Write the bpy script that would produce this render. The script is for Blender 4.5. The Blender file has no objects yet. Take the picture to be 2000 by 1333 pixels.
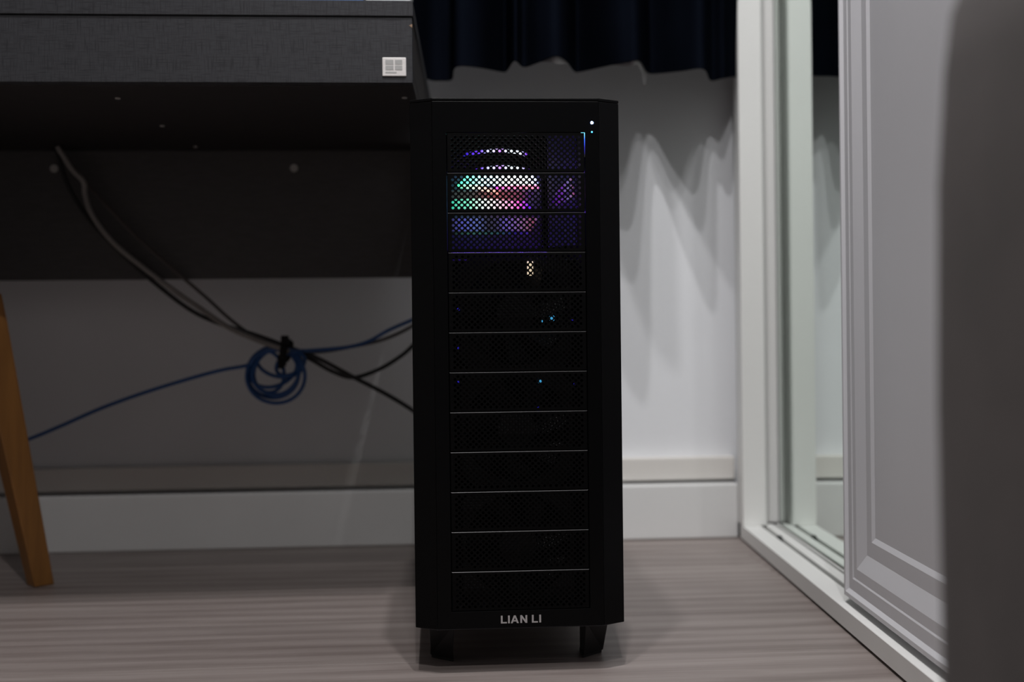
import bpy, bmesh, math, random
from mathutils import Vector, Matrix

random.seed(7)
S = bpy.context.scene
C = S.collection

# ------------------------------------------------------------------ camera
PSI = 0.0653            # the camera looks a little to the right of the room's depth axis
cam_d = bpy.data.cameras.new('camera')
cam_d.sensor_width = 36.0
cam_d.lens = 41.4
cam_d.clip_start = 0.02
cam_d.dof.use_dof = True
cam_d.dof.focus_distance = 1.25
cam_d.dof.aperture_fstop = 3.4
cam = bpy.data.objects.new('camera', cam_d)
C.objects.link(cam)
PITCH, ROLL = 0.0020, 0.0115
cam.matrix_world = (Matrix.Translation((0, 0, 0.352)) @ Matrix.Rotation(-PSI, 4, 'Z')
                    @ Matrix.Rotation(math.pi / 2 - PITCH, 4, 'X') @ Matrix.Rotation(-ROLL, 4, 'Z'))
S.camera = cam

# ------------------------------------------------------------------ world, lamps, exposure
w = bpy.data.worlds.new('world')
S.world = w
w.use_nodes = True
w.node_tree.nodes['Background'].inputs[0].default_value = (0.02, 0.02, 0.022, 1)
w.node_tree.nodes['Background'].inputs[1].default_value = 1.0

# ceiling downlights: three open ones and three with narrow beams aimed at the window wall
for lx, ly, pw, ls in [(-0.13, 0.64, 13.0, .09), (0.10, 0.76, 14.0, .045), (0.02, -0.58, 20.0, .045)]:
    ld = bpy.data.lights.new('ceiling_downlight', 'AREA')
    ld.shape = 'DISK'
    ld.size = ls
    ld.energy = pw
    ld.color = (1.0, 0.984, 0.988)
    lo = bpy.data.objects.new('ceiling_downlight', ld)
    lo.location = (lx, ly, 2.42)
    C.objects.link(lo)
for lx, ly, pw, rad, aim, ang in [(0.056, 0.10, 36.0, .022, (0.48, 2.0, 0.36), 46), (0.410, -0.63, 25.0, .008, (0.49, 2.06, 0.42), 28), (0.397, -0.23, 22.0, .008, (0.49, 2.06, 0.42), 30)]:
    ld = bpy.data.lights.new('ceiling_spotlight', 'SPOT')
    ld.energy = pw
    ld.shadow_soft_size = rad
    ld.spot_size = math.radians(ang)
    ld.spot_blend = 1.0
    ld.color = (1.0, 0.984, 0.988)
    lo = bpy.data.objects.new('ceiling_spotlight', ld)
    lo.location = (lx, ly, 2.42)
    lo.rotation_euler = (Vector(aim) - Vector((lx, ly, 2.42))).to_track_quat('-Z', 'Y').to_euler()
    C.objects.link(lo)

S.view_settings.view_transform = 'Standard'
S.view_settings.look = 'None'
S.view_settings.gamma = 1.0
S.view_settings.use_curve_mapping = False
S.view_settings.exposure = 0.0
S.cycles.use_denoising = True
S.cycles.max_bounces = 8
S.cycles.sample_clamp_indirect = 4.0

# ------------------------------------------------------------------ materials
def lin(c):
    return tuple(((x / 255) / 12.92 if x / 255 <= 0.04045 else ((x / 255 + 0.055) / 1.055) ** 2.4) for x in c)

def mat(name, col, rough=0.5, metal=0.0, spec=0.5, noise=0.0, nscale=40.0, bump=0.0, bscale=200.0,
        emit=None, estr=0.0, stretch=(1, 1, 1), coat=0.0, sheen=0.0):
    m = bpy.data.materials.new(name)
    m.use_nodes = True
    nt = m.node_tree
    b = nt.nodes['Principled BSDF']
    b.inputs['Base Color'].default_value = (*col, 1)
    b.inputs['Roughness'].default_value = rough
    b.inputs['Metallic'].default_value = metal
    b.inputs['Specular IOR Level'].default_value = spec
    b.inputs['Coat Weight'].default_value = coat
    b.inputs['Sheen Weight'].default_value = sheen
    if emit:
        b.inputs['Emission Color'].default_value = (*emit, 1)
        b.inputs['Emission Strength'].default_value = estr
    if noise or bump:
        tc = nt.nodes.new('ShaderNodeTexCoord')
        mp = nt.nodes.new('ShaderNodeMapping')
        mp.inputs['Scale'].default_value = stretch
        nt.links.new(tc.outputs['Object'], mp.inputs['Vector'])
        if noise:
            n = nt.nodes.new('ShaderNodeTexNoise')
            n.inputs['Scale'].default_value = nscale
            n.inputs['Detail'].default_value = 5
            nt.links.new(mp.outputs[0], n.inputs['Vector'])
            r = nt.nodes.new('ShaderNodeValToRGB')
            r.color_ramp.elements[0].position = 0.3
            r.color_ramp.elements[1].position = 0.7
            r.color_ramp.elements[0].color = (*[c * (1 - noise) for c in col], 1)
            r.color_ramp.elements[1].color = (*[min(1, c * (1 + noise)) for c in col], 1)
            nt.links.new(n.outputs['Fac'], r.inputs[0])
            nt.links.new(r.outputs[0], b.inputs['Base Color'])
        if bump:
            n2 = nt.nodes.new('ShaderNodeTexNoise')
            n2.inputs['Scale'].default_value = bscale
            n2.inputs['Detail'].default_value = 3
            nt.links.new(mp.outputs[0], n2.inputs['Vector'])
            bp = nt.nodes.new('ShaderNodeBump')
            bp.inputs['Strength'].default_value = bump
            bp.inputs['Distance'].default_value = 0.001
            nt.links.new(n2.outputs['Fac'], bp.inputs['Height'])
            nt.links.new(bp.outputs[0], b.inputs['Normal'])
    return m

def ramp_emitter(name, stops, strength, x0, x1, ax=0):
    """a glowing material whose colour runs along its own length (object x from x0 to x1)"""
    m = bpy.data.materials.new(name)
    m.use_nodes = True
    nt = m.node_tree
    b = nt.nodes['Principled BSDF']
    b.inputs['Base Color'].default_value = (0.03, 0.03, 0.035, 1)
    b.inputs['Roughness'].default_value = 0.5
    tc = nt.nodes.new('ShaderNodeTexCoord')
    sx = nt.nodes.new('ShaderNodeSeparateXYZ')
    nt.links.new(tc.outputs['Object'], sx.inputs[0])
    mr = nt.nodes.new('ShaderNodeMapRange')
    mr.inputs[1].default_value = x0
    mr.inputs[2].default_value = x1
    nt.links.new(sx.outputs[ax], mr.inputs[0])
    r = nt.nodes.new('ShaderNodeValToRGB')
    e = r.color_ramp.elements
    e[0].position, e[0].color = stops[0][0], (*stops[0][1], 1)
    e[1].position, e[1].color = stops[-1][0], (*stops[-1][1], 1)
    for p, c in stops[1:-1]:
        k = e.new(p)
        k.color = (*c, 1)
    nt.links.new(mr.outputs[0], r.inputs[0])
    nt.links.new(r.outputs[0], b.inputs['Emission Color'])
    b.inputs['Emission Strength'].default_value = strength
    return m

def wood_floor():
    m = bpy.data.materials.new('laminate_wood')
    m.use_nodes = True
    nt = m.node_tree
    N, L = nt.nodes, nt.links
    b = N['Principled BSDF']
    tc = N.new('ShaderNodeTexCoord')
    oi = N.new('ShaderNodeObjectInfo')
    off = N.new('ShaderNodeVectorMath'); off.operation = 'MULTIPLY_ADD'
    mul = N.new('ShaderNodeCombineXYZ')
    for i in range(3):
        L.new(oi.outputs['Random'], mul.inputs[i])
    off.inputs[1].default_value = (37.0, 11.0, 5.0)
    L.new(mul.outputs[0], off.inputs[0])
    L.new(tc.outputs['Object'], off.inputs[2])
    # broad cathedral figure
    mp1 = N.new('ShaderNodeMapping'); mp1.inputs['Scale'].default_value = (1.8, 13, 1)
    L.new(off.outputs[0], mp1.inputs[0])
    n1 = N.new('ShaderNodeTexNoise'); n1.inputs['Scale'].default_value = 1.3; n1.inputs['Detail'].default_value = 3
    n1.inputs['Distortion'].default_value = 0.6
    L.new(mp1.outputs[0], n1.inputs['Vector'])
    # fine streaks
    mp2 = N.new('ShaderNodeMapping'); mp2.inputs['Scale'].default_value = (7, 330, 1)
    L.new(off.outputs[0], mp2.inputs[0])
    n2 = N.new('ShaderNodeTexNoise'); n2.inputs['Scale'].default_value = 1.0; n2.inputs['Detail'].default_value = 6
    n2.inputs['Roughness'].default_value = 0.65
    L.new(mp2.outputs[0], n2.inputs['Vector'])
    wv = N.new('ShaderNodeTexWave'); wv.wave_type = 'BANDS'; wv.bands_direction = 'Y'
    mp3 = N.new('ShaderNodeMapping'); mp3.inputs['Scale'].default_value = (0.55, 5.5, 1)
    L.new(off.outputs[0], mp3.inputs[0])
    wv.inputs['Scale'].default_value = 1.6; wv.inputs['Distortion'].default_value = 7.0
    wv.inputs['Detail'].default_value = 2.5; wv.inputs['Detail Scale'].default_value = 0.9
    L.new(mp3.outputs[0], wv.inputs['Vector'])
    a1 = N.new('ShaderNodeMath'); a1.operation = 'MULTIPLY_ADD'; a1.inputs[1].default_value = 0.50
    L.new(n1.outputs['Fac'], a1.inputs[0])
    a2 = N.new('ShaderNodeMath'); a2.operation = 'MULTIPLY_ADD'; a2.inputs[1].default_value = 0.40
    L.new(n2.outputs['Fac'], a2.inputs[0]); L.new(a1.outputs[0], a2.inputs[2])
    a3 = N.new('ShaderNodeMath'); a3.operation = 'MULTIPLY'; a3.inputs[1].default_value = 0.11
    L.new(wv.outputs['Fac'], a3.inputs[0]); L.new(a3.outputs[0], a1.inputs[2])
    r = N.new('ShaderNodeValToRGB')
    r.color_ramp.elements[0].position = 0.33; r.color_ramp.elements[0].color = (0.185, 0.150, 0.138, 1)
    r.color_ramp.elements[1].position = 0.74; r.color_ramp.elements[1].color = (0.385, 0.335, 0.315, 1)
    L.new(a2.outputs[0], r.inputs[0])
    hs = N.new('ShaderNodeHueSaturation')
    vr = N.new('ShaderNodeMath'); vr.operation = 'MULTIPLY_ADD'; vr.inputs[1].default_value = 0.10; vr.inputs[2].default_value = 0.95
    L.new(oi.outputs['Random'], vr.inputs[0]); L.new(vr.outputs[0], hs.inputs['Value'])
    L.new(r.outputs[0], hs.inputs['Color'])
    L.new(hs.outputs[0], b.inputs['Base Color'])
    b.inputs['Roughness'].default_value = 0.46
    b.inputs['Specular IOR Level'].default_value = 0.35
    bp = N.new('ShaderNodeBump'); bp.inputs['Strength'].default_value = 0.12; bp.inputs['Distance'].default_value = 0.0006
    L.new(n2.outputs['Fac'], bp.inputs['Height']); L.new(bp.outputs[0], b.inputs['Normal'])
    return m

def linen(name, dark, light):
    m = bpy.data.materials.new(name)
    m.use_nodes = True
    nt = m.node_tree
    N, L = nt.nodes, nt.links
    b = N['Principled BSDF']
    tc = N.new('ShaderNodeTexCoord')
    outs = []
    for sc in ((45, 45, 900), (900, 45, 45)):
        mp = N.new('ShaderNodeMapping'); mp.inputs['Scale'].default_value = sc
        L.new(tc.outputs['Object'], mp.inputs[0])
        n = N.new('ShaderNodeTexNoise'); n.inputs['Scale'].default_value = 1.0; n.inputs['Detail'].default_value = 3
        L.new(mp.outputs[0], n.inputs['Vector'])
        outs.append(n)
    mn = N.new('ShaderNodeMath'); mn.operation = 'MINIMUM'
    L.new(outs[0].outputs['Fac'], mn.inputs[0]); L.new(outs[1].outputs['Fac'], mn.inputs[1])
    r = N.new('ShaderNodeValToRGB')
    r.color_ramp.elements[0].position = 0.33; r.color_ramp.elements[0].color = (*dark, 1)
    r.color_ramp.elements[1].position = 0.50; r.color_ramp.elements[1].color = (*light, 1)
    L.new(mn.outputs[0], r.inputs[0]); L.new(r.outputs[0], b.inputs['Base Color'])
    b.inputs['Roughness'].default_value = 0.55
    b.inputs['Specular IOR Level'].default_value = 0.3
    bp = N.new('ShaderNodeBump'); bp.inputs['Strength'].default_value = 0.2; bp.inputs['Distance'].default_value = 0.0004
    L.new(mn.outputs[0], bp.inputs['Height']); L.new(bp.outputs[0], b.inputs['Normal'])
    return m

M = {
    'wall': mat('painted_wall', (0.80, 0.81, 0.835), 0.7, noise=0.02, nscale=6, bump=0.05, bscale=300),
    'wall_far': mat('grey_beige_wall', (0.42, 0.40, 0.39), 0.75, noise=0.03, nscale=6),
    'ceiling': mat('painted_ceiling', (0.62, 0.62, 0.62), 0.8, noise=0.02),
    'board': mat('white_gloss_board', (0.74, 0.74, 0.735), 0.35, noise=0.02, nscale=8),
    'trunk': mat('warm_white_plastic', (0.74, 0.715, 0.68), 0.4, noise=0.02, nscale=8),
    'subfloor': mat('dark_subfloor', (0.05, 0.042, 0.038), 0.8, noise=0.1),
    'floor': wood_floor(),
    'desk': linen('grey_linen_laminate', (0.020, 0.020, 0.023), (0.041, 0.042, 0.047)),
    'modesty': mat('dark_grey_panel', (0.066, 0.063, 0.064), 0.6, noise=0.12, nscale=50, stretch=(1, 1, 6)),
    'desk_under': mat('dark_brown_laminate', (0.022, 0.018, 0.018), 0.6, noise=0.15, nscale=60),
    'screw': mat('pale_screw_cap', (0.45, 0.44, 0.42), 0.5, noise=0.05),
    'badge': mat('silver_badge', (0.82, 0.79, 0.77), 0.4, metal=0.0, noise=0.06, nscale=300),
    'badge_pane': mat('grey_badge_pane', (0.45, 0.45, 0.44), 0.4, metal=0.0, noise=0.05, nscale=300),
    'wood': mat('orange_wood', (0.27, 0.118, 0.028), 0.45, noise=0.18, nscale=14, stretch=(6, 6, 0.6), bump=0.1, bscale=60),
    'seat': mat('dark_seat_fabric', (0.06, 0.06, 0.065), 0.9, noise=0.15, nscale=200, bump=0.3, bscale=600),
    'black': mat('black_anodised_aluminium', (0.0018, 0.0019, 0.0022), 0.30, metal=0.0, spec=0.12, noise=0.12, nscale=60,
                 stretch=(30, 30, 0.6), bump=0.06, bscale=160),
    'black_cover': mat('black_bay_cover', (0.0014, 0.0014, 0.0016), 0.45, spec=0.10, noise=0.1, nscale=200),
    'edge': mat('glint_top_edge', (0.030, 0.029, 0.030), 0.38, metal=0.5, noise=0.1, nscale=90),  # ceiling-light glint on the cover tops, put in as a lighter metal
    'foot': mat('black_foot_plastic', (0.009, 0.009, 0.010), 0.5, spec=0.3, noise=0.1),
    'rubber': mat('black_rubber', (0.006, 0.006, 0.006), 0.8, noise=0.1),
    'silver_print': mat('silver_lettering', (0.50, 0.48, 0.48), 0.4, metal=0.2, noise=0.05, nscale=400),
    'inner': mat('dark_case_interior', (0.035, 0.035, 0.045), 0.6, noise=0.2, nscale=60),
    'plate': mat('plate_with_violet_spill', (0.15, 0.135, 0.26), 0.45, noise=0.25, nscale=70),  # violet spill of the LEDs mixed into the base colour
    'fan': mat('dark_fan_plastic', (0.020, 0.020, 0.022), 0.5, noise=0.1),
    'led_white': mat('blue_white_led', (0.5, 0.6, 0.9), 0.4, emit=(0.30, 0.50, 1.0), estr=28, noise=0.01),
    'led_blue': mat('blue_led', (0.1, 0.3, 0.9), 0.4, emit=(0.04, 0.35, 1.0), estr=5, noise=0.01),
    'led_cyan': mat('cyan_led', (0.1, 0.4, 0.6), 0.4, emit=(0.06, 0.40, 0.75), estr=0.75, noise=0.01),
    'led_deep': mat('deep_blue_led', (0.05, 0.05, 0.5), 0.4, emit=(0.04, 0.03, 0.8), estr=0.35, noise=0.01),
    'led_warm': mat('warm_white_led', (0.9, 0.8, 0.6), 0.4, emit=(1.0, 0.80, 0.55), estr=0.75, noise=0.01),
    'led_leak': mat('corner_led', (0.1, 0.4, 0.9), 0.4, emit=(0.05, 0.38, 1.0), estr=60, noise=0.01),
    'fill_glow': mat('violet_fill_glow', (0.1, 0.05, 0.5), 0.4, emit=(0.16, 0.05, 1.0), estr=14.0, noise=0.01),
    'blue_cable': mat('blue_network_cable', (0.018, 0.085, 0.27), 0.45, noise=0.08, nscale=60),
    'black_cable': mat('black_cable', (0.010, 0.010, 0.011), 0.5, noise=0.1, nscale=60),
    'brown_cable': mat('dark_brown_cable', (0.075, 0.062, 0.060), 0.5, noise=0.1, nscale=60),
    'grey_cable': mat('grey_cable', (0.25, 0.235, 0.225), 0.5, noise=0.08, nscale=60),
    'tie': mat('black_hook_tape', (0.006, 0.006, 0.007), 0.9, noise=0.2, nscale=300),
    'curtain': mat('navy_satin', (0.0032, 0.0043, 0.0076), 0.6, spec=0.0, noise=0.2, nscale=9, bump=0.25, bscale=35, sheen=0.0,
                   stretch=(1, 1, 0.5)),
    'sheer': mat('white_sheer_cloth', (0.55, 0.53, 0.54), 0.8, noise=0.08, nscale=60, bump=0.3, bscale=200),
    'wardrobe': mat('white_wrapped_panel', (0.74, 0.74, 0.77), 0.42, noise=0.015, nscale=5),
    'jamb': mat('white_jamb_board', (0.88, 0.88, 0.86), 0.5, noise=0.015, nscale=5),
    'track': mat('dark_track_groove', (0.05, 0.055, 0.05), 0.6, noise=0.1),
    'mirror': mat('greenish_mirror', (0.74, 0.82, 0.77), 0.0, metal=1.0, noise=0.005, nscale=3),
    'bed': mat('taupe_upholstery', (0.086, 0.074, 0.071), 0.95, noise=0.16, nscale=18, bump=0.4, bscale=500, sheen=0.1),
    'mattress': mat('dark_bed_linen', (0.05, 0.045, 0.05), 0.95, noise=0.1, nscale=30, bump=0.3, bscale=300),
    'blue_box': mat('blue_box_card', (0.03, 0.16, 0.52), 0.5, noise=0.06, nscale=20),
    'paper': mat('white_paper', (0.75, 0.77, 0.80), 0.7, noise=0.03, nscale=40),
}

# ------------------------------------------------------------------ helpers
def link(o, parent=None):
    C.objects.link(o)
    if parent:
        o.parent = parent
    return o

def obj(name, verts, faces, m, parent=None, loc=(0, 0, 0), smooth=False, bevel=0.0, seg=2):
    me = bpy.data.meshes.new(name)
    me.from_pydata([tuple(v) for v in verts], [], faces)
    bm = bmesh.new()
    bm.from_mesh(me)
    bmesh.ops.recalc_face_normals(bm, faces=bm.faces)
    if bevel:
        es = [e for e in bm.edges if len(e.link_faces) == 2 and e.calc_face_angle(0) > 0.5]
        bmesh.ops.bevel(bm, geom=es, offset=bevel, segments=seg, profile=0.5, affect='EDGES', clamp_overlap=True)
    bm.to_mesh(me)
    bm.free()
    if smooth:
        for p in me.polygons:
            p.use_smooth = True
    me.materials.append(m if not isinstance(m, str) else M[m])
    o = bpy.data.objects.new(name, me)
    o.location = loc
    return link(o, parent)

def boxv(a, b):
    x0, y0, z0 = a
    x1, y1, z1 = b
    v = [(x0, y0, z0), (x1, y0, z0), (x1, y1, z0), (x0, y1, z0), (x0, y0, z1), (x1, y0, z1), (x1, y1, z1), (x0, y1, z1)]
    f = [(0, 3, 2, 1), (4, 5, 6, 7), (0, 1, 5, 4), (1, 2, 6, 5), (2, 3, 7, 6), (3, 0, 4, 7)]
    return v, f

def box(name, a, b, m, parent=None, bevel=0.001, seg=2, loc=(0, 0, 0), smooth=False):
    v, f = boxv(a, b)
    return obj(name, v, f, m, parent, loc, smooth, bevel, seg)

def prism(name, poly, z0, z1, m, parent=None, bevel=0.0, axis='z', seg=2, smooth=False):
    """extrude a 2D polygon: axis z -> (x,y), axis y -> (x,z), axis x -> (y,z)"""
    def P(p, h):
        return {'z': (p[0], p[1], h), 'y': (p[0], h, p[1]), 'x': (h, p[0], p[1])}[axis]
    n = len(poly)
    v = [P(p, z0) for p in poly] + [P(p, z1) for p in poly]
    f = [tuple(range(n)), tuple(range(2 * n - 1, n - 1, -1))]
    f += [(i, (i + 1) % n, n + (i + 1) % n, n + i) for i in range(n)]
    return obj(name, v, f, m, parent, bevel=bevel, seg=seg, smooth=smooth)

def catmull(pts, n=8, closed=False):
    P = [Vector(p) for p in pts]
    out = []
    k = len(P)
    rng = range(k) if closed else range(k - 1)
    for i in rng:
        if closed:
            a, b, c, d = P[(i - 1) % k], P[i], P[(i + 1) % k], P[(i + 2) % k]
        else:
            a, b, c, d = P[max(i - 1, 0)], P[i], P[i + 1], P[min(i + 2, k - 1)]
        for j in range(n):
            t = j / n
            out.append(0.5 * ((2 * b) + (c - a) * t + (2 * a - 5 * b + 4 * c - d) * t * t + (3 * b - a - 3 * c + d) * t ** 3))
    if not closed:
        out.append(P[-1])
    return out

def tube_geo(path, r, sides=10, closed=False, flat=1.0):
    n = len(path)
    v, f = [], []
    up = Vector((0.13, 1, 0.07)).normalized()
    for i, p in enumerate(path):
        if closed:
            t = (path[(i + 1) % n] - path[i - 1]).normalized()
        else:
            t = (path[min(i + 1, n - 1)] - path[max(i - 1, 0)]).normalized()
        s = t.cross(up)
        if s.length < 1e-4:
            s = t.cross(Vector((1, 0, 0)))
        s.normalize()
        u = s.cross(t)
        for k in range(sides):
            a = 2 * math.pi * k / sides
            v.append(p + s * (r * math.cos(a)) + u * (r * flat * math.sin(a)))
    m = n if closed else n - 1
    for i in range(m):
        for k in range(sides):
            a, b = i * sides + k, i * sides + (k + 1) % sides
            c, d = ((i + 1) % n) * sides + (k + 1) % sides, ((i + 1) % n) * sides + k
            f.append((a, b, c, d))
    if not closed:
        f.append(tuple(range(sides))[::-1])
        f.append(tuple((n - 1) * sides + k for k in range(sides)))
    return v, f

def tube(name, pts, r, m, parent=None, n=8, sides=10, closed=False, flat=1.0):
    v, f = tube_geo(catmull(pts, n, closed), r, sides, closed, flat)
    return obj(name, v, f, m, parent, smooth=True)

def cyl(name, c, r, h, m, parent=None, axis='y', n=20, bevel=0.0, dome=False):
    v = []
    for hh, rr in (((0, r), (h, r)) if not dome else ((0, r), (h * 0.5, r * 0.87), (h * 0.85, r * 0.5), (h, r * 0.12))):
        for k in range(n):
            a = 2 * math.pi * k / n
            q = (rr * math.cos(a), rr * math.sin(a))
            v.append({'y': (c[0] + q[0], c[1] - hh, c[2] + q[1]), 'z': (c[0] + q[0], c[1] + q[1], c[2] - hh)}[axis])
    rows = len(v) // n
    f = [tuple(range(n)), tuple(range((rows - 1) * n, rows * n))[::-1]]
    for i in range(rows - 1):
        f += [(i * n + k, i * n + (k + 1) % n, (i + 1) * n + (k + 1) % n, (i + 1) * n + k) for k in range(n)]
    return obj(name, v, f, m, parent, bevel=bevel)

def empty(name, loc, label, cat, rz=0.0, group=None):
    o = bpy.data.objects.new(name, None)
    o.empty_display_size = 0.05
    o.location = loc
    o.rotation_euler = (0, 0, rz)
    link(o)
    o['label'] = label
    o['category'] = cat
    if group:
        o['group'] = group
    return o

def tag(o, label, cat, group=None):
    o['label'] = label
    o['category'] = cat
    if group:
        o['group'] = group
    return o

def struct(o, label, cat):
    o['kind'] = 'structure'
    o['label'] = label
    o['category'] = cat
    return o

# ------------------------------------------------------------------ room shell
XL, XR, YF, YB, H = -2.1, 1.25, -2.6, 2.06, 2.45
struct(box('wall_back', (XL - .1, YB, -.05), (XR + .1, YB + .1, H + .05), 'wall', bevel=0), 'pale grey painted wall behind the black computer tower', 'wall')
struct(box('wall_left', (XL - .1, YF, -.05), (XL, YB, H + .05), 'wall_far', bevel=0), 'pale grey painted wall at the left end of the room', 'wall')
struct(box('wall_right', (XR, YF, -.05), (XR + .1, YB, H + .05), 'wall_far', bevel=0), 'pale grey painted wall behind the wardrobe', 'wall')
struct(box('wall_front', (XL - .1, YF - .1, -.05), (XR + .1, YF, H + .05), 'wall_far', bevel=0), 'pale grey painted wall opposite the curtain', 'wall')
struct(box('ceiling', (XL - .1, YF - .1, H), (XR + .1, YB + .1, H + .1), 'ceiling', bevel=0), 'white ceiling above the room', 'ceiling')
floor = struct(box('floor', (XL, YF, -.06), (XR, YB, -.0105), 'subfloor', bevel=0), 'pinkish grey wood laminate floor of the room', 'floor')

PW, PL = 0.193, 1.22
meshes = {}
row = 0
y = 2.06
while y > YF + 1e-4:
    y0 = max(y - PW, YF)
    x = (-.60 if row == 4 else .10 if row % 2 == 0 else -.72) - 2 * PL
    while x < XR - 1e-4:
        a, b = max(x, XL), min(x + PL, XR)
        if b - a > 0.01:
            key = (round(b - a, 3), round(y - y0, 3))
            if key not in meshes:
                g = 0.00015
                v, f = boxv((-(b - a) / 2 + g, -(y - y0) / 2 + g, -.010), ((b - a) / 2 - g, (y - y0) / 2 - g, 0))
                o = obj('plank', v, f, 'floor', floor, bevel=0.00025, seg=1)
                meshes[key] = o.data
            else:
                o = bpy.data.objects.new('plank', meshes[key])
                link(o, floor)
            o.location = ((a + b) / 2, (y + y0) / 2, 0)
        x += PL
    y -= PW
    row += 1

# skirting: a lower board and a cable-trunking strip above it, both ending at the wardrobe
WEND = 0.524
struct(box('baseboard_back', (XL, 2.02, 0), (WEND, YB, .0955), 'board', bevel=0.004, seg=3), 'white skirting board along the foot of the back wall', 'baseboard')
struct(box('trim_1', (XL, 2.039, .1005), (WEND, YB, .1405), 'trunk', bevel=0.003, seg=3), 'warm white trunking strip just above the skirting board', 'trim')

# ------------------------------------------------------------------ wardrobe (runs away from the camera on the right)
wr = empty('wardrobe', (0.391 * math.cos(PSI) + 2.0 * math.sin(PSI), -0.391 * math.sin(PSI) + 2.0 * math.cos(PSI), 0),
           'white built-in wardrobe with a mirrored and a panelled sliding door', 'wardrobe', rz=-PSI)
def WZ(zc): return zc - 2.0
NEAR = 0.66
# bottom rail with two sliding grooves, as one extruded profile (x, z)
prof = [(0, .0035), (0, .027), (.0313, .027), (.0313, .010), (.0397, .010), (.0397, .027), (.0557, .027), (.0557, .010),
        (.0609, .010), (.0609, .027), (.10, .027), (.10, .0035)]
rail = prism('base_rail', prof, WZ(NEAR), WZ(2.035), 'jamb', wr, axis='y', bevel=0.0006, seg=1)
box('shadow_gap_strip', (.004, WZ(NEAR), 0), (.085, WZ(2.03), .0035), 'track', wr, bevel=0)  # dark strip standing in for the shadow gap under the rail
box('track_groove', (.0315, WZ(NEAR), .0102), (.0395, WZ(2.008), .0135), 'track', wr, bevel=0)
box('track_groove', (.0559, WZ(NEAR), .0102), (.0607, WZ(2.008), .0135), 'track', wr, bevel=0)
box('track_stop', (.0325, WZ(1.885), .0135), (.0385, WZ(1.90), .030), 'track', wr, bevel=.0008)
# far jamb, stepped
prism('jamb', [(0, .010), (.039, .010), (.0425, .0135), (.0425, .046), (.070, .046), (.070, .056), (0, .056)], .027, 2.33, 'jamb', wr, bevel=.0015)
# mirror door
mz0, mz1 = WZ(1.235), WZ(2.011)
md = box('mirror_door', (.0650, mz0, .030), (.076, mz1, 2.30), 'jamb', wr, bevel=0)
box('mirror_glass', (.0630, mz0, .030), (.0650, mz1, 2.30), 'mirror', md, bevel=0)
# panelled front door: nested raised and sunk frames
def ring_door(name, ya, yb, za, zb, x_face, steps, back, m, parent):
    v, f = [], []
    loops = []
    for ins, dep in steps:
        i0 = len(v)
        v.extend([(x_face + dep, ya + ins, za + ins), (x_face + dep, yb - ins, za + ins), (x_face + dep, yb - ins, zb - ins), (x_face + dep, ya + ins, zb - ins)])
        loops.append(i0)
    for a, b in zip(loops, loops[1:]):
        for k in range(4):
            f.append((a + k, a + (k + 1) % 4, b + (k + 1) % 4, b + k))
    l = loops[-1]
    f.append((l, l + 1, l + 2, l + 3))
    i0 = len(v)
    v.extend([(back, ya, za), (back, yb, za), (back, yb, zb), (back, ya, zb)])
    a = loops[0]
    for k in range(4):
        f.append((a + k, a + (k + 1) % 4, i0 + (k + 1) % 4, i0 + k))
    f.append((i0, i0 + 1, i0 + 2, i0 + 3))
    return obj(name, v, f, m, parent, bevel=0.0)
ring_door('panelled_door', WZ(.685), WZ(1.432), .0345, 2.30, .0090,
          [(0, .0030), (.0025, .0), (.0075, .0), (.012, .0035), (.026, .0035), (.028, .0045), (.040, .0045), (.060, .0110), (.078, .0110), (.084, .0135)],
          .0270, 'wardrobe', wr)
box('head_rail', (0, WZ(NEAR), 2.33), (.10, WZ(2.056), 2.40), 'jamb', wr, bevel=.001)
box('end_panel', (0, WZ(.64), 0), (.66, WZ(NEAR), 2.40), 'wardrobe', wr, bevel=.001)
box('top_panel', (.0, WZ(NEAR), 2.40), (.66, WZ(2.056), 2.42), 'wardrobe', wr, bevel=.001)
box('back_panel', (.64, WZ(NEAR), .03), (.66, WZ(2.056), 2.40), 'wardrobe', wr, bevel=0)

# ------------------------------------------------------------------ bed in the right foreground
bed = empty('bed', (0.70, -0.45, 0), 'taupe fabric upholstered bed corner, blurred, at the right edge of the photo', 'bed')
def rounded_rect(x0, x1, y0, y1, r, n=6):
    out = []
    for cx, cy, a0 in ((x1 - r, y0 + r, -90), (x1 - r, y1 - r, 0), (x0 + r, y1 - r, 90), (x0 + r, y0 + r, 180)):
        for k in range(n + 1):
            a = math.radians(a0 + 90 * k / n)
            out.append((cx + r * math.cos(a), cy + r * math.sin(a)))
    return out
def soft_block(name, x0, x1, y0, y1, rows, r, m, parent, loc):
    v, f = [], []
    n = None
    for z, ins in rows:
        poly = rounded_rect(x0 + ins, x1 - ins, y0 + ins, y1 - ins, max(r - ins * 0.3, 0.01))
        n = len(poly)
        v += [(p[0] - loc[0], p[1] - loc[1], z) for p in poly]
    for i in range(len(rows) - 1):
        f += [(i * n + k, i * n + (k + 1) % n, (i + 1) * n + (k + 1) % n, (i + 1) * n + k) for k in range(n)]
    f.append(tuple(range(n))[::-1])
    f.append(tuple((len(rows) - 1) * n + k for k in range(n)))
    return obj(name, v, f, m, parent, smooth=True)
BL = (0.70, -0.45)
soft_block('upholstered_base', .2255, 1.24, -1.55, .545, [(.0, .003), (.05, .002), (.18, .001), (.32, .0), (.42, .001), (.47, .0035), (.495, .006), (.508, .010), (.514, .016), (.516, .028)], .035, 'bed', bed, BL)
soft_block('mattress', .250, 1.22, -1.53, .515, [(.512, .012), (.525, .002), (.60, .0), (.67, .004), (.695, .02), (.705, .05)], .06, 'mattress', bed, BL)

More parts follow.
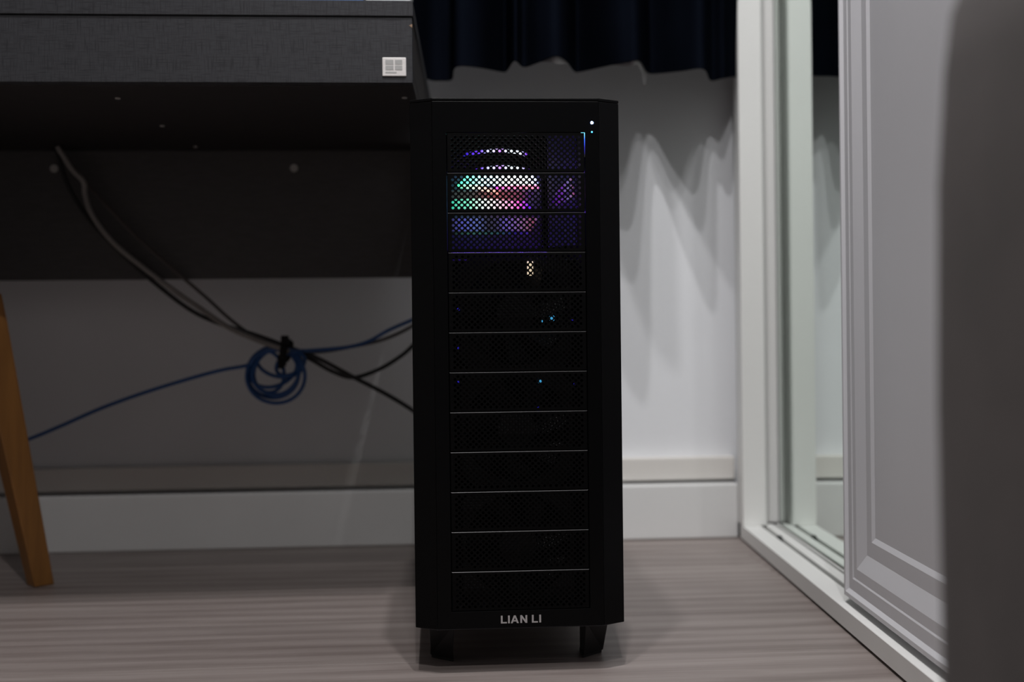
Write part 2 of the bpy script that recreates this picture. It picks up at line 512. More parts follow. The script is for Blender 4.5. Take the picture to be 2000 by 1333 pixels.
# ------------------------------------------------------------------ desk
dk = empty('desk', (-0.70, 1.40, 0), 'dark grey linen-textured desk with a deep front apron', 'desk')
DL = (-0.70, 1.40, 0)
def dbox(name, a, b, m, parent=dk, bevel=.001, seg=2):
    return box(name, [p - q for p, q in zip(a, DL)], [p - q for p, q in zip(b, DL)], m, parent, bevel, seg)
SK = 0.0336      # the right end is cut a little askew
def dslab(name, xl, xr, y0, y1, z0, z1, m):
    poly = [(xl, y0), (xr + (y0 - 1.40) * SK, y0), (xr + (y1 - 1.40) * SK, y1), (xl + 0.0, y1)]
    return prism(name, [(p[0] - DL[0], p[1] - DL[1]) for p in poly], z0, z1, m, dk, bevel=.0005)
dslab('tabletop', -1.45, -.0215, 1.398, 1.985, .7352, .7535, 'desk')
dslab('front_apron', -1.44, -.0228, 1.400, 1.418, .6565, .7338, 'desk')
dslab('drawer_bottom', -1.44, -.0228, 1.418, 1.911, .6558, .672, 'desk_under')
dslab('side_board', -.0410, -.0226, 1.418, 1.985, .672, .7338, 'desk_under')
dslab('side_board', -1.44, -1.422, 1.418, 1.985, .672, .7338, 'desk_under')
dbox('modesty_panel', (-1.40, 1.893, .4525), (-.0110, 1.911, .6557), 'modesty', bevel=.0005)
dbox('leg', (-.0255, 1.845, 0), (-.0205, 1.890, .6555), 'desk_under', bevel=.0005)
dbox('leg', (-1.40, 1.43, 0), (-1.37, 1.89, .6555), 'desk', bevel=.0005)
for x, yy in ((-.3883, 1.4865), (-.3769, 1.6749), (-.0346, 1.4802), (-.3668, 1.8541), (-.70, 1.49), (-.70, 1.67)):
    cyl('screw', (x - DL[0], yy - DL[1], .6558), .0034, .0015, 'screw', dk, axis='z', n=12)
for x in (-.2205, -.5935, -.95):
    cyl('screw_cap', (x - DL[0], 1.8932 - DL[1], .6275), .0062, .002, 'screw', dk, axis='y', n=16)
# silver badge with four panes and a line of tiny raised marks
bx0, bx1, bz0, bz1 = -.0583, -.0303, .6640, .6863
badge = dbox('badge', (bx0, 1.3982, bz0), (bx1, 1.4002, bz1), 'badge', bevel=.0009)
def pane(x0, x1, z0, z1, m='badge_pane'):
    w_, h_ = bx1 - bx0, bz1 - bz0
    dbox('pane', (bx0 + x0 * w_, 1.3979, bz0 + z0 * h_), (bx0 + x1 * w_, 1.3984, bz0 + z1 * h_), m, badge, bevel=.0001, seg=1)
pane(.13, .47, .62, .87); pane(.53, .84, .62, .87); pane(.13, .47, .33, .57); pane(.53, .84, .33, .57)
w_, h_ = bx1 - bx0, bz1 - bz0
dbox('wordmark', (bx0 + .13 * w_, 1.3980, bz0 + .15 * h_), (bx0 + .60 * w_, 1.3984, bz0 + .24 * h_), 'badge_pane', badge, bevel=.0001, seg=1)
# a chip in the laminate edge at the right end of the apron
obj('laminate_chip', [(p[0] - DL[0], p[1] - DL[1], p[2]) for p in [(-.0262, 1.3998, .7245), (-.0226, 1.3994, .7262), (-.0226, 1.3994, .7215), (-.0245, 1.4012, .7228)]],
    [(0, 1, 2), (0, 2, 3), (0, 3, 1), (1, 3, 2)], mat('raw_chipboard', (0.30, 0.20, 0.13), 0.8, noise=0.2, nscale=500), dk)

# things standing at the desk's front edge, of which only the lowest slivers are in view
def desk_box(name, x0, x1, y0, y1, h, m, label, cat):
    t = empty(name, ((x0 + x1) / 2, (y0 + y1) / 2, .7536), label, cat)
    hw, hd = (x1 - x0) / 2, (y1 - y0) / 2
    box('body', (-hw, -hd, 0), (hw, hd, h * .82), m, t, bevel=.0012)
    box('lid', (-hw - .001, -hd - .001, h * .82), (hw + .001, hd + .001, h), m, t, bevel=.0012)
    return t
desk_box('blue_carton', -.2300, -.0805, 1.412, 1.60, .06, 'blue_box', 'bright blue carton on the desk edge, a sliver at the top', 'box')
desk_box('white_carton', -.0775, -.0245, 1.412, 1.55, .05, 'paper', 'small white carton at the right end of the desk top', 'box')
def paper_stack(x0, x1, label, n):
    t = empty('paper_stack', ((x0 + x1) / 2, 1.50, .7536), label, 'paper')
    for k in range(n):
        d = random.uniform(-.0015, .0015)
        box('sheet', (-(x1 - x0) / 2 + d, -.08, k * .0022), ((x1 - x0) / 2 + d, .10, k * .0022 + .0021), 'paper', t, bevel=0)
paper_stack(-.372, -.330, 'narrow stack of white paper at the far left of the desk edge', 5)
paper_stack(-.306, -.244, 'stack of white paper next to the blue carton on the desk', 5)

# ------------------------------------------------------------------ chair under the desk
ch = empty('chair', (-0.853, 1.485, 0), 'chair with a tapered orange-brown wooden leg at the left edge', 'chair')
def chair_leg(sx, sy):
    top, bot = Vector((sx * .215, sy * .215, .424)), Vector((sx * .274, sy * .277, 0))
    v = []
    for c, s in ((bot, .0145), (bot.lerp(top, .9), .0225), (top, .0225)):
        for k in range(4):
            a = math.radians(41 + 45 + 90 * k)
            v.append(c + Vector((math.cos(a), math.sin(a), 0)) * s * 1.414)
    f = [(3, 2, 1, 0), (8, 9, 10, 11)]
    for i in (0, 4):
        f += [(i + k, i + (k + 1) % 4, i + 4 + (k + 1) % 4, i + 4 + k) for k in range(4)]
    return obj('leg', v, f, 'wood', ch, bevel=.0022)
for sx in (-1, 1):
    for sy in (-1, 1):
        chair_leg(sx, sy)
for a, b in (((-.20, -.205, .36), (.20, -.185, .42)), ((-.20, .185, .36), (.20, .205, .42)), ((-.205, -.20, .36), (-.185, .20, .42)), ((.185, -.20, .36), (.205, .20, .42))):
    box('seat_rail', a, b, 'wood', ch, bevel=.002)
sb = rounded_rect(-.222, .222, -.222, .222, .06)
prism('seat', sb, .421, .462, 'seat', ch, bevel=.010, seg=3)
for sx in (-1, 1):
    tube('back_post', [(sx * .17, -.20, .44), (sx * .175, -.235, .62), (sx * .175, -.26, .80)], .014, 'wood', ch)
prism('backrest', [(-.20, .66), (.20, .66), (.20, .82), (.15, .845), (-.15, .845), (-.20, .82)], -.262, -.240, 'seat', ch, bevel=.006, axis='y')

# ------------------------------------------------------------------ cables behind the desk
tag(tube('power_cable', [(-.5766, 1.850, .653), (-.5619, 1.856, .5973), (-.5332, 1.862, .5466), (-.4887, 1.870, .4953), (-.437, 1.880, .4454), (-.3866, 1.895, .4039), (-.3408, 1.9, .3809),
          (-.2846, 1.9, .3623), (-.2364, 1.9, .3438), (-.188, 1.9, .3244), (-.1314, 1.9, .2933), (-.0831, 1.91, .2667), (-.0375, 1.92, .2373), (.0153, 1.93, .1956), (.07, 1.94, .16)], .0036, 'black_cable'),
    'thick black cable hanging lowest from the desk and running down behind the tower', 'cable')
tag(tube('grey_cable', [(-.5705, 1.835, .653), (-.551, 1.84, .6194), (-.535, 1.845, .6005), (-.5344, 1.85, .5815), (-.524, 1.85, .5499), (-.4949, 1.855, .5084), (-.4512, 1.865, .4692), (-.409, 1.878, .4346),
          (-.3631, 1.878, .4021), (-.3236, 1.874, .3749), (-.2797, 1.868, .3549), (-.2450, 1.862, .3425), (-.2280, 1.862, .3360)], .0042, 'grey_cable'),
    'light grey cable with a kink, hanging from the desk underside', 'cable')
tag(tube('looped_cable', [(-.225, 1.908, .336), (-.1961, 1.909, .3204), (-.1643, 1.912, .3018), (-.1321, 1.915, .2922), (-.0914, 1.92, .3046), (-.0583, 1.93, .3239), (-.0366, 1.935, .342), (.0007, 1.94, .3803), (.05, 1.945, .43)], .0034, 'black_cable'),
    'black cable that dips and rises again towards the tower', 'cable')
tag(tube('brown_cable', [(-.5759, 1.857, .653), (-.5405, 1.862, .6059), (-.4722, 1.866, .5284), (-.4123, 1.872, .4714), (-.3624, 1.895, .4239), (-.325, 1.907, .3873), (-.2856, 1.912, .3583), (-.2372, 1.914, .3388),
          (-.1888, 1.918, .3340), (-.1322, 1.925, .3424), (-.083, 1.935, .3535), (-.0363, 1.94, .3748), (.0094, 1.95, .4057), (.06, 1.96, .44)], .0028, 'brown_cable'),
    'thin dark brown cable stretched straight from desk to tower', 'cable')
# blue network cable: two runs and a coil, one continuous thing
bc = empty('network_cable', (-.2511, 1.885, .2986), 'bright blue network cable wound into a coil under the desk', 'cable')
BO = Vector((-.2511, 1.885, .2986))
def bl(name, pts, r=.0030, closed=False, n=8):
    return tube(name, [Vector(p) - BO for p in pts], r, 'blue_cable', bc, closed=closed, n=n)
bl('right_run', [(-.262, 1.884, .338), (-.240, 1.886, .339), (-.2229, 1.888, .3365), (-.1868, 1.89, .3376), (-.1386, 1.895, .3418), (-.1062, 1.9, .3505), (-.0737, 1.91, .3683), (-.0358, 1.92, .3846), (.0093, 1.93, .4052), (.06, 1.94, .42)])
bl('left_run', [(-.7547, 1.96, .1688), (-.7025, 1.95, .183), (-.6506, 1.94, .2003), (-.5989, 1.93, .2207), (-.5315, 1.92, .249), (-.4645, 1.91, .2722), (-.398, 1.9, .292), (-.3398, 1.89, .307), (-.2950, 1.882, .3150), (-.2840, 1.878, .3260), (-.2700, 1.879, .3350), (-.2500, 1.880, .3400), (-.2370, 1.880, .3370)])
def loop(cx, cz, rx, rz, tilt, dy, n=14):
    pts = []
    for k in range(n):
        a = 2 * math.pi * k / n
        px, pz = rx * math.cos(a), rz * math.sin(a)
        pts.append((cx + px * math.cos(tilt) - pz * math.sin(tilt), 1.885 + dy + .006 * math.sin(a * 2 + dy * 900), cz + px * math.sin(tilt) + pz * math.cos(tilt)))
    return pts
for a in ((-.2511, .2972, .0455, .0432, .1, -.002), (-.2565, .3020, .0405, .0400, -.3, .004), (-.2640, .3040, .0250, .0330, .15, -.003),
          (-.2475, .3190, .0365, .0230, -.25, .009), (-.2290, .3160, .0240, .0160, .5, -.004), (-.2560, .3090, .0380, .0280, .35, -.004), (-.2500, .3040, .0390, .0340, .9, .001)):
    bl('coil_loop', loop(*a), closed=True, n=4)
# hook-and-loop tie that bundles everything
tie = empty('cable_tie', (-.2365, 1.885, .335), 'black hook-and-loop tie around the bundled cables', 'cable tie')
TO = Vector((-.2365, 1.885, .335))
tube('band', [Vector(p) - TO for p in ((-.2345, 1.862, .350), (-.2355, 1.853, .338), (-.2375, 1.857, .326), (-.2395, 1.884, .318), (-.2385, 1.905, .322), (-.2350, 1.922, .336), (-.2330, 1.916, .350), (-.2335, 1.892, .355))], .0060, 'tie', tie, closed=True, n=5, flat=.35)
box('tail', (-.0035, -.030, .012), (.0085, -.024, .0260), 'tie', tie, bevel=.0015)
box('tail', (-.0090, -.029, -.026), (.0010, -.024, -.004), 'tie', tie, bevel=.0015)

# ------------------------------------------------------------------ curtains
HEM = [(-0.0612, 1.93, 0.7901), (-0.0366, 1.86, 0.7743), (-0.0047, 1.935, 0.778), (0.0154, 1.945, 0.7786), (0.0329, 1.93, 0.7779), (0.0372, 1.8, 0.7679), (0.0719, 1.81, 0.7696), (0.1104, 1.89, 0.7816), (0.1203, 1.89, 0.7825), (0.1231, 1.75, 0.7659), (0.1406, 1.8, 0.7683), (0.159, 1.75, 0.7637), (0.1813, 1.72, 0.7657), (0.2016, 1.76, 0.7685), (0.23, 1.9, 0.7851), (0.2442, 1.92, 0.7889), (0.2704, 1.79, 0.7688), (0.2922, 1.75, 0.7642), (0.3134, 1.76, 0.769), (0.3518, 1.91, 0.7861), (0.3701, 1.935, 0.7893), (0.3971, 1.86, 0.7766), (0.4242, 1.82, 0.7708), (0.4641, 1.94, 0.7796), (0.4825, 1.93, 0.7809), (0.4992, 1.955, 0.7882), (0.5193, 1.985, 0.7958)]
def drape(name, hem, ztop, m, thick, amp, n=6):
    line = catmull(hem, n)
    ym = 1.84 + (.014 if n == 2 else 0)
    rows = [0, .0015, .012, .03, .06, .10, .16, .24, .34, .48, .66, .9, 1.2, 1.48]
    v, f = [], []
    n = len(line)
    for side in (0, 1):
        for j, t in enumerate(rows):
            for i, p in enumerate(line):
                z = p.z + t
                k = 1 - 0.45 * min(t / 1.4, 1)
                yy = ym + (p.y - ym) * k + amp * math.sin(17 * p.x + 9 * t) * min(t * 3, 1) + 0.004 * math.sin(61 * p.x + 31 * t) * min(t * 8, 1)
                xx = p.x + amp * 0.5 * math.sin(5 * t + 13 * p.x) * min(t * 3, 1)
                v.append((xx, yy + side * thick, min(z, ztop)))
    m_ = len(rows)
    for side in (0, 1):
        o = side * n * m_
        for j in range(m_ - 1):
            for i in range(n - 1):
                f.append((o + j * n + i, o + j * n + i + 1, o + (j + 1) * n + i + 1, o + (j + 1) * n + i))
    o = n * m_
    for i in range(n - 1):
        f.append((i, i + 1, o + i + 1, o + i))
        f.append(((m_ - 1) * n + i, (m_ - 1) * n + i + 1, o + (m_ - 1) * n + i + 1, o + (m_ - 1) * n + i))
    for j in range(m_ - 1):
        f.append((j * n, (j + 1) * n, o + (j + 1) * n, o + j * n))
        f.append((j * n + n - 1, (j + 1) * n + n - 1, o + (j + 1) * n + n - 1, o + j * n + n - 1))
    return obj(name, v, f, m, smooth=True)
cu = tag(drape('curtain', HEM, 2.25, 'curtain', .0015, .006),
         'dark navy satin curtain hanging in deep folds above the tower', 'curtain')
def peek(x):
    d = -.005
    for c, wd, dep in ((.065, .030, .0075), (.185, .018, .0120), (.300, .022, .0085), (.327, .010, .0120), (.346, .0075, .0300)):
        d += dep * math.exp(-((x - c) / wd) ** 2)
    return d
SH = [(p.x, p.y + .014, p.z - peek(p.x)) for p in catmull(HEM, 4) if .15 < p.x < .385]
undercurtain = drape('undercurtain', SH, 2.25, 'sheer', .0006, .006, n=2)  # white sheer curtain behind, parented to the navy one
undercurtain.parent = cu
undercurtain['label'] = 'white sheer undercurtain peeping out below the navy hem'
rod = tag(tube('curtain_rod', [(-.10, 1.84, 2.27), (.2, 1.84, 2.27), (.515, 1.84, 2.27)], .012, 'black_cable'), 'dark curtain rod above the navy curtain', 'rod')

# ------------------------------------------------------------------ computer tower
PCX, PCY = .0870, 1.232
pc = empty('computer_tower', (PCX, PCY, 0), 'tall black full-tower computer case with twelve perforated drive bays', 'computer')
ZB, ZT = .0485, .6010
OX, OZ0, OZ1 = .0731, .0668, .5684
FX = .0876
def cbox(name, a, b, m, parent=None, bevel=.0006, seg=2):
    return box(name, a, b, m, parent or pc, bevel, seg)
# flat front frame: four bars around the bay opening joined in one plate
def plate_with_hole(name, x0, x1, z0, z1, hx0, hx1, hz0, hz1, y0, y1, m, parent):
    o = [(x0, z0), (x1, z0), (x1, z1), (x0, z1)]
    h = [(hx0, hz0), (hx1, hz0), (hx1, hz1), (hx0, hz1)]
    v = [(p[0], y0, p[1]) for p in o] + [(p[0], y0, p[1]) for p in h] + [(p[0], y1, p[1]) for p in o] + [(p[0], y1, p[1]) for p in h]
    f = []
    for k in range(4):
        n = (k + 1) % 4
        f += [(k, n, 4 + n, 4 + k), (8 + k, 12 + k, 12 + n, 8 + n), (k, 8 + k, 8 + n, n), (4 + k, 4 + n, 12 + n, 12 + k)]
    return obj(name, v, f, m, parent, bevel=.0005, seg=2)
plate_with_hole('front_frame', -FX, FX, ZB, ZT, -OX, OX, OZ0, OZ1, 0, .016, 'black', pc)
CD = .0125
for s in (-1, 1):
    prism('chamfer_panel', [(s * (FX + .0001), .0001), (s * .1108, CD), (s * .1108, .030), (s * (FX + .0001), .018)], ZB, ZT, 'black', pc, bevel=.0006)
top_poly = [(-FX, -.0003), (FX, -.0003), (.1109, CD), (.1109, .592), (-.1109, .592), (-.1109, CD)]
prism('top_panel', top_poly, ZT + .0004, .6042, 'black', pc, bevel=.0005)
prism('bottom_panel', [(-FX, .004), (FX, .004), (.109, .018), (.109, .59), (-.109, .59), (-.109, .018)], ZB - .0015, ZB + .003, 'inner', pc, bevel=.0004)
for s in (-1, 1):
    cbox('side_panel', (min(s * .1090, s * .1108), .0304, ZB), (max(s * .1090, s * .1108), .592, ZT), 'black')
cbox('back_panel', (-.1088, .588, ZB + .003), (.1088, .5915, ZT), 'black')
for s in (-1, 1):
    cbox('cage_wall', (min(s * .0745, s * .0755), .0165, ZB + .004), (max(s * .0745, s * .0755), .19, .600), 'inner', bevel=0)

# perforated bay cover, one mesh shared by the twelve
def bay_mesh():
    W, Hh = .1446, .0411
    dx, dz = .0031, .00294
    nx, nz = 45, 13
    ox, oz = -nx * dx / 2, -nz * dz / 2
    v, f = [], []
    idx = {}
    def V(x, yv, z):
        k = (round(x, 6), round(yv, 6), round(z, 6))
        if k not in idx:
            idx[k] = len(v)
            v.append(k)
        return idx[k]
    y0, y1 = 0.0, .0011
    R = .00148
    def L(i, j, yv=y0): return V(ox + i * dx, yv, oz + j * dz)
    for j in range(1, nz):
        for i in range(1 if j % 2 else 2, nx, 2):
            cx, cz = ox + i * dx, oz + j * dz
            corners = [(dx, 0), (0, dz), (-dx, 0), (0, -dz)]
            outer, inner, inner2 = [], [], []
            for q in range(4):
                a, b = corners[q], corners[(q + 1) % 4]
                for t in (0, 1 / 3, 2 / 3):
                    outer.append(V(cx + a[0] + (b[0] - a[0]) * t, y0, cz + a[1] + (b[1] - a[1]) * t))
            for k in range(12):
                ang = 2 * math.pi * k / 12
                inner.append(V(cx + R * math.cos(ang), y0, cz + R * math.sin(ang)))
                inner2.append(V(cx + R * math.cos(ang), y1, cz + R * math.sin(ang)))
            for k in range(12):
                n = (k + 1) % 12
                f.append((outer[k], outer[n], inner[n], inner[k]))
                f.append((inner[k], inner[n], inner2[n], inner2[k]))
    # solid half cells along the borders of the perforated field
    for j in range(0, nz + 1):
        for i in range(0, nx + 1):
            if (i + j) % 2 or (0 < i < nx and 0 < j < nz):
                continue
            pts = [(i + a, j + b) for a, b in ((1, 0), (0, 1), (-1, 0), (0, -1)) if 0 <= i + a <= nx and 0 <= j + b <= nz]
            if len(pts) == 3:
                f.append(tuple(L(*p) for p in pts))
            elif len(pts) == 2:
                f.append((L(i, j), L(*pts[0]), L(*pts[1])))
    # plain margin, then folded edges
    fx, fz = nx * dx / 2, nz * dz / 2
    hw, hh = W / 2, Hh / 2
    be = .0006
    def ringq(a, b):
        for k in range(4):
            n = (k + 1) % 4
            f.append((V(*a[k]), V(*a[n]), V(*b[n]), V(*b[k])))
    def rect(x, z0, z1, yv): return [(-x, yv, z0), (x, yv, z0), (x, yv, z1), (-x, yv, z1)]
    ringq(rect(fx, -fz, fz, y0), rect(hw - be, -hh + be, hh - be, y0))
    nf = len(f)
    ringq(rect(hw - be, -hh + be, hh - be, y0), rect(hw, -hh, hh, be))
    ringq(rect(hw, -hh, hh, be), rect(hw, -hh, hh, .010))
    return v, f, nf
bv, bf, nf = bay_mesh()
pitch = (OZ1 - OZ0) / 12
cover0 = None
for k in range(12):
    z = OZ1 - pitch * (k + .5)
    if cover0 is None:
        me = bpy.data.meshes.new('bay_cover')
        me.from_pydata(bv, [], bf)
        me.materials.append(M['black_cover'])
        me.materials.append(M['edge'])
        bm = bmesh.new(); bm.from_mesh(me)
        bmesh.ops.recalc_face_normals(bm, faces=bm.faces)
        bm.faces.ensure_lookup_table()
        for fi in range(nf, nf + 4):
            c = bm.faces[fi].calc_center_median()
            if c.z > .0195:
                bm.faces[fi].material_index = 1
        bm.to_mesh(me); bm.free()
        o = bpy.data.objects.new('bay_cover', me)
        cover0 = o
    else:
        o = cover0.copy()
    link(o, pc)
    o.location = (0, .0006, z)

# feet: angled wedges with rubber pads
def foot(s, yb, flip):
    # top and bottom outlines (x towards outside is s>0)
    top = [(.0705, .022), (.0975, .034), (.0975, .075), (.0705, .075)]
    bot = [(.0715, .0505), (.0962, .0720), (.0962, .085), (.0715, .085)]
    if flip:
        top = [(x, .592 - (yy - .022) - .02) for x, yy in top]
        bot = [(x, .592 - (yy - .022) - .02) for x, yy in bot]
    v = [(s * x, yy, ZB - .001) for x, yy in top] + [(s * x, yy, .0035) for x, yy in bot]
    f = [(0, 1, 2, 3), (7, 6, 5, 4)] + [(k, 4 + k, 4 + (k + 1) % 4, (k + 1) % 4) for k in range(4)]
    o = obj('foot', v, f, 'foot', pc, bevel=.0012)
    pad = [(s * (x * .97 + .0015), yy + (.0022 if not flip else -.0022) * (1 if i in (0, 1) else -1)) for i, (x, yy) in enumerate(bot)]
    prism('rubber_pad', pad, 0, .0045, 'rubber', o, bevel=.0006)
for s in (-1, 1):
    foot(s, 0, False)
    foot(s, 0, True)

# indicator lights
cyl('power_light', (.0805, .0002, .5785), .0016, .0014, 'led_white', pc, n=16, dome=True)
cyl('drive_light', (.0804, .0002, .5688), .0010, .0006, 'led_blue', pc, n=14, dome=True)
LEAK = ramp_emitter('led_leak_ramp', [(0, (0, 0, .0)), (.35, (.01, .01, .25)), (.7, (.03, .12, 1)), (1, (.2, .75, 1))], 2.2, -.024, 0, ax=2)  # glow put in for LED light leaking through the cover gap
obj('leak_glow', *boxv((-.0003, 0, -.026), (.0003, .003, -.0003)), LEAK, pc, loc=(.0727, .0012, OZ1))
obj('leak_glow', *boxv((-.0040, 0, -.0003), (-.0004, .003, -.00005)), LEAK, pc, loc=(.0730, .0012, OZ1))
# front lettering, solid letters proud of the panel
lt = bpy.data.objects.new('front_lettering', None)
link(lt, pc)
lt.location = (.0655 - PCX, -.0001, .0535)
CH, SW = .0080, .00185
def letter(polys, x):
    v, f = [], []
    for poly in polys:
        n = len(poly); i0 = len(v)
        v += [(x + p[0], -.0004, p[1]) for p in poly] + [(x + p[0], .0006, p[1]) for p in poly]
        f.append(tuple(range(i0, i0 + n))); f.append(tuple(range(i0 + 2 * n - 1, i0 + n - 1, -1)))
        f += [(i0 + k, i0 + n + k, i0 + n + (k + 1) % n, i0 + (k + 1) % n) for k in range(n)]
    return obj('letter', v, f, 'silver_print', lt)
Lp = [[(0, 0), (.0063, 0), (.0063, .0013), (SW, .0013), (SW, CH), (0, CH)]]
Ip = [[(0, 0), (SW, 0), (SW, CH), (0, CH)]]
Ap = [[(0, 0), (.0020, 0), (.00270, .0018), (.00560, .0018), (.00630, 0), (.00840, 0), (.00520, CH), (.00325, CH), (.00325, CH - .0001), (.00415, .0060), (.00510, .0032), (.00322, .0032), (.00415, .0060), (.00325, CH - .0001)]]
Ap = [[(0, 0), (.0020, 0), (.00520, CH), (.00325, CH)], [(.00640, 0), (.00840, 0), (.00520, CH), (.00420, .0060)], [(.0025, .0017), (.0060, .0017), (.0055, .0030), (.0030, .0030)]]
Np = [[(0, 0), (SW, 0), (SW, .0050), (.00545, 0), (.0073, 0), (.0073, CH), (.0073 - SW, CH), (.0073 - SW, .0030), (SW, CH), (0, CH)]]
for polys, x in ((Lp, 0), (Ip, .0075), (Ap, .0104), (Np, .0204), (Lp, .0326), (Ip, .0404)):
    letter(polys, x)

# fans behind the lower bays
def fan(zc, yv):
    fr = bpy.data.objects.new('cooling_fan', None)
    link(fr, pc); fr.location = (0, yv, zc)
    n = 28
    R, hw = .0570, .0600
    sq = []
    ring = []
    for k in range(n):
        a = 2 * math.pi * k / n
        c, s = math.cos(a), math.sin(a)
        q = hw / max(abs(c), abs(s))
        sq.append((q * c, q * s)); ring.append((R * c, R * s))
    v = [(p[0], 0, p[1]) for p in sq] + [(p[0], 0, p[1]) for p in ring] + [(p[0], .025, p[1]) for p in sq] + [(p[0], .025, p[1]) for p in ring]
    f = []
    for k in range(n):
        m_ = (k + 1) % n
        f += [(k, m_, n + m_, n + k), (n + k, n + m_, 3 * n + m_, 3 * n + k), (k, 2 * n + k, 2 * n + m_, m_), (2 * n + k, 3 * n + k, 3 * n + m_, 2 * n + m_)]
    obj('fan_frame', v, f, 'fan', fr)
    cyl('fan_hub', (0, .020, 0), .020, .016, 'fan', fr, n=24)
    for b in range(7):
        a0 = 2 * math.pi * b / 7
        v = []
        for t in range(6):
            r = .019 + t * .0072
            for s, dy in ((-.26, .006), (.26, .019)):
                a = a0 + s * (1.1 - t * .03) + t * .07
                v.append((r * math.cos(a), dy, r * math.sin(a)))
        v += [(p[0], p[1] + .0012, p[2]) for p in v]
        f = []
        for t in range(5):
            i = 2 * t
            f += [(i, i + 1, i + 3, i + 2), (12 + i, 12 + i + 2, 12 + i + 3, 12 + i + 1), (i, i + 2, 12 + i + 2, 12 + i), (i + 1, 12 + i + 1, 12 + i + 3, i + 3)]
        f += [(0, 12, 13, 1), (10, 11, 23, 22)]
        obj('fan_blade', v, f, 'fan', fr, smooth=False)
    return fr
for k in (0, 1, 2):
    fan(OZ0 + .0627 + k * .1254, .030)

# lit parts deeper in the case, seen through the perforations
inside = bpy.data.objects.new('lighting_kit', None)
link(inside, pc)
def bar(name, pts, r, m, flat=1.0):
    return tube(name, pts, r, m, inside, n=6, sides=8, flat=flat)
G, W_, CY, PK, RD, VI, BU = (.03, .75, .35), (1, 1, 1), (.5, .9, 1), (1, .12, .55), (1, .16, .13), (.16, .03, .9), (.05, .03, .8)
UP = ramp_emitter('led_bar_green_white', [(0, G), (.16, (.15, .9, .55)), (.34, CY), (.6, W_), (.86, (.9, .95, 1)), (1, (.35, .45, 1))], 2.4, -.060, .036)
UP2 = ramp_emitter('led_bar_pink', [(0, VI), (.12, PK), (.45, (1, .2, .4)), (.8, (1, .25, .35)), (1, (.9, .2, .6))], 1.7, -.018, .036)
UP3 = ramp_emitter('led_bar_green_red', [(0, G), (.3, (.5, .9, .6)), (.55, (1, .75, .6)), (1, RD)], 1.6, -.060, -.008)
LO = ramp_emitter('led_bar_lower', [(0, (.02, .45, .3)), (.22, (.2, .75, .5)), (.42, (.9, .95, .9)), (.62, (1, .55, .7)), (.8, (.9, .12, .6)), (.92, (.2, .03, .8)), (.94, (.12, .02, .6)), (1, (.05, .02, .4))], 1.15, -.068, .030)
ARC = ramp_emitter('led_arc', [(0, (.02, .01, .35)), (.22, (.15, .04, .9)), (.36, (.7, .75, 1)), (.5, (.5, .2, 1)), (.62, (.75, .9, 1)), (.78, (.8, .85, 1)), (.86, (.2, .04, .8)), (1, (.02, .01, .3))], 1.6, -.050, .032)
for dz in (0, .0042, .0083):
    bar('glow_strip', [(-.0593 + dz * .9, .128, .5311 + dz), (-.02, .130, .5317 + dz), (.0345 - dz * .3, .132, .5312 + dz)], .0021, UP)
bar('glow_strip', [(-.0165, .127, .5262), (.010, .127, .5272), (.0345, .127, .5276)], .0024, UP2)
bar('glow_strip', [(-.0590, .127, .5288), (-.036, .127, .5268), (-.0115, .127, .5212)], .0024, UP3)
for k, dz in enumerate((.0040, 0, -.0042)):
    bar('glow_strip', [(-.0672, .127, .5070 + dz), (-.03, .127, .5082 + dz), (.0220 + .004 * k, .127, .5048 + dz)], .0020, LO)
MID = ramp_emitter('salmon_reflection_glow', [(0, (.10, .13, .12)), (.25, (.22, .16, .15)), (.5, (1, .22, .22)), (.78, (.7, .15, .3)), (.88, (.2, .06, .5)), (1, (.12, .10, .14))], .30, -.066, .036)  # reflected salmon light on an unlit surface, put in as dim emission
for k, z in enumerate((.5222, .5184, .5146)):
    bar('glow_strip', [(-.0660, .134, z), (-.015, .134, z + .0003), (.034 - .004 * k, .134, z)], .0018, MID)
VIO = ramp_emitter('violet_reflection_glow', [(0, (.05, .05, .09)), (.12, (.16, .16, .85)), (.30, (.22, .30, .9)), (.42, (.07, .07, .12)), (.52, (.09, .08, .2)), (.62, (.28, .20, 1)), (.82, (.55, .25, .55)), (.93, (.6, .15, .25)), (1, (.25, .25, .9))], .42, -.068, .036)  # violet reflections of the bars, imitated by faintly glowing strips
for k, z in enumerate((.4908, .4870, .4832, .4794)):
    bar('glow_strip', [(-.0680, .134, z), (-.015, .134, z + .0002), (.035 - .003 * k, .134, z)], .0018, VIO)
TEAL = ramp_emitter('teal_reflection_glow', [(0, (.03, .06, .05)), (.25, (.1, .35, .25)), (.6, (.06, .22, .25)), (.8, (.05, .03, .5)), (1, (.15, .05, .9))], .30, -.064, .024)  # dim teal reflected light, given off by the strip itself
bar('glow_strip', [(-.0640, .134, .4750), (-.02, .134, .4752), (.0225, .134, .4748)], .0016, TEAL)
RGT = ramp_emitter('right_reflection_glow', [(0, (.04, .01, .25)), (.45, (.35, .05, .9)), (.75, (.45, .4, .9)), (1, (1, .15, .45))], .38, .046, .070)  # slanting reflection on the right plate, imitated by glowing strips
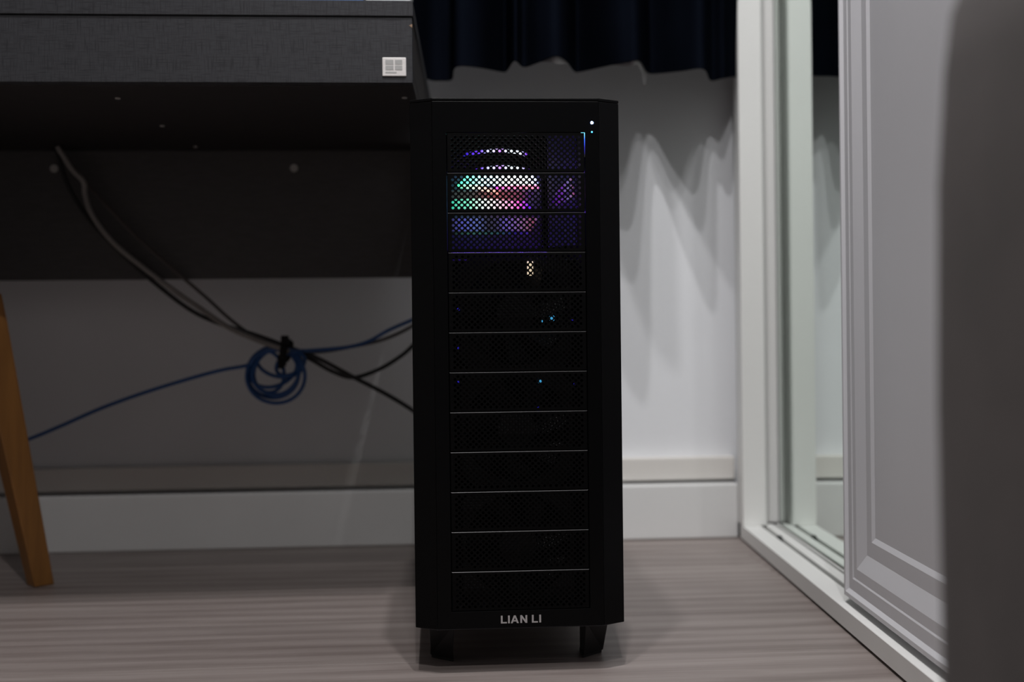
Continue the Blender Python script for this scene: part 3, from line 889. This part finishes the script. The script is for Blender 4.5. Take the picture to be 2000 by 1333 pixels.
for x0, z0, x1, z1 in ((.050, .5110, .0655, .5290), (.0455, .5060, .0670, .5205), (.052, .5035, .068, .5120)):
    bar('glow_strip', [(x0, .100 - (x0 - .044) * 1.1, z0), ((x0 + x1) / 2, .099 - ((x0 + x1) / 2 - .044) * 1.15, (z0 + z1) / 2), (x1, .098 - (x1 - .044) * 1.2, z1)], .0021, RGT)
bar('light_arc', [(-.0518, .128, 0.5650), (-.0281, .126, 0.5684), (-.0074, .125, 0.5693), (.0152, .126, 0.5666), (.0215, .128, 0.5632)], .0019, ARC)
bar('light_arc', [(-.0450, .128, 0.5443), (-.0313, .126, 0.5475), (-.0087, .125, 0.5502), (.0132, .126, 0.5481), (.0330, .128, 0.5439)], .0021, ARC)
# plates that catch the light
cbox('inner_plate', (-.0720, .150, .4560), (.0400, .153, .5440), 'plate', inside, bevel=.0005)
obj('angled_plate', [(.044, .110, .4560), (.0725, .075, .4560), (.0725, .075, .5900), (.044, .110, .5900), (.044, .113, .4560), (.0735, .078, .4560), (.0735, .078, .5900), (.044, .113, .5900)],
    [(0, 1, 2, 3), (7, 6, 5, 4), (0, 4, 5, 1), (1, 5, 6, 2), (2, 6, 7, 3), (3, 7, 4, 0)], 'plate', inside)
cbox('shelf_plate', (-.0720, .036, .4360), (.0720, .152, .4380), 'inner', inside, bevel=.0003)
for x0, x1, zb in ((.044, .069, .5266), (.044, .069, .4848), (-.068, .034, .4430), (-.068, -.050, .5266)):
    zz = zb + (zb - .352) * .026
    bar('hidden_fill_bar', [(x0, .030, zz), ((x0 + x1) / 2, .030, zz), (x1, .030, zz)], .0011, 'fill_glow')  # added emitters hidden behind the cover margins, lighting the plates violet
cbox('status_light', (.0125, .027, .4195), (.0190, .029, .4350), 'led_warm', inside, bevel=.0008)
for x, z, sx, m in ((.0405, .3745, .0034, 'led_cyan'), (.0285, .3712, .0018, 'led_cyan'), (.0258, .3035, .0022, 'led_cyan'), (.0243, .2733, .0016, 'led_deep'),
                    (-.0645, .3856, .0016, 'led_deep'), (-.0652, .3047, .0014, 'led_deep'), (.0640, .3730, .0014, 'led_deep'), (-.0648, .3420, .0014, 'led_deep'), (.0655, .3000, .0014, 'led_deep')):
    cyl('status_light', (x * .955, .0285, .352 + (z - .352) * .955), sx, .0015, m, inside, n=12, dome=True)
for o in (inside,):
    o.location = (0, 0, 0)
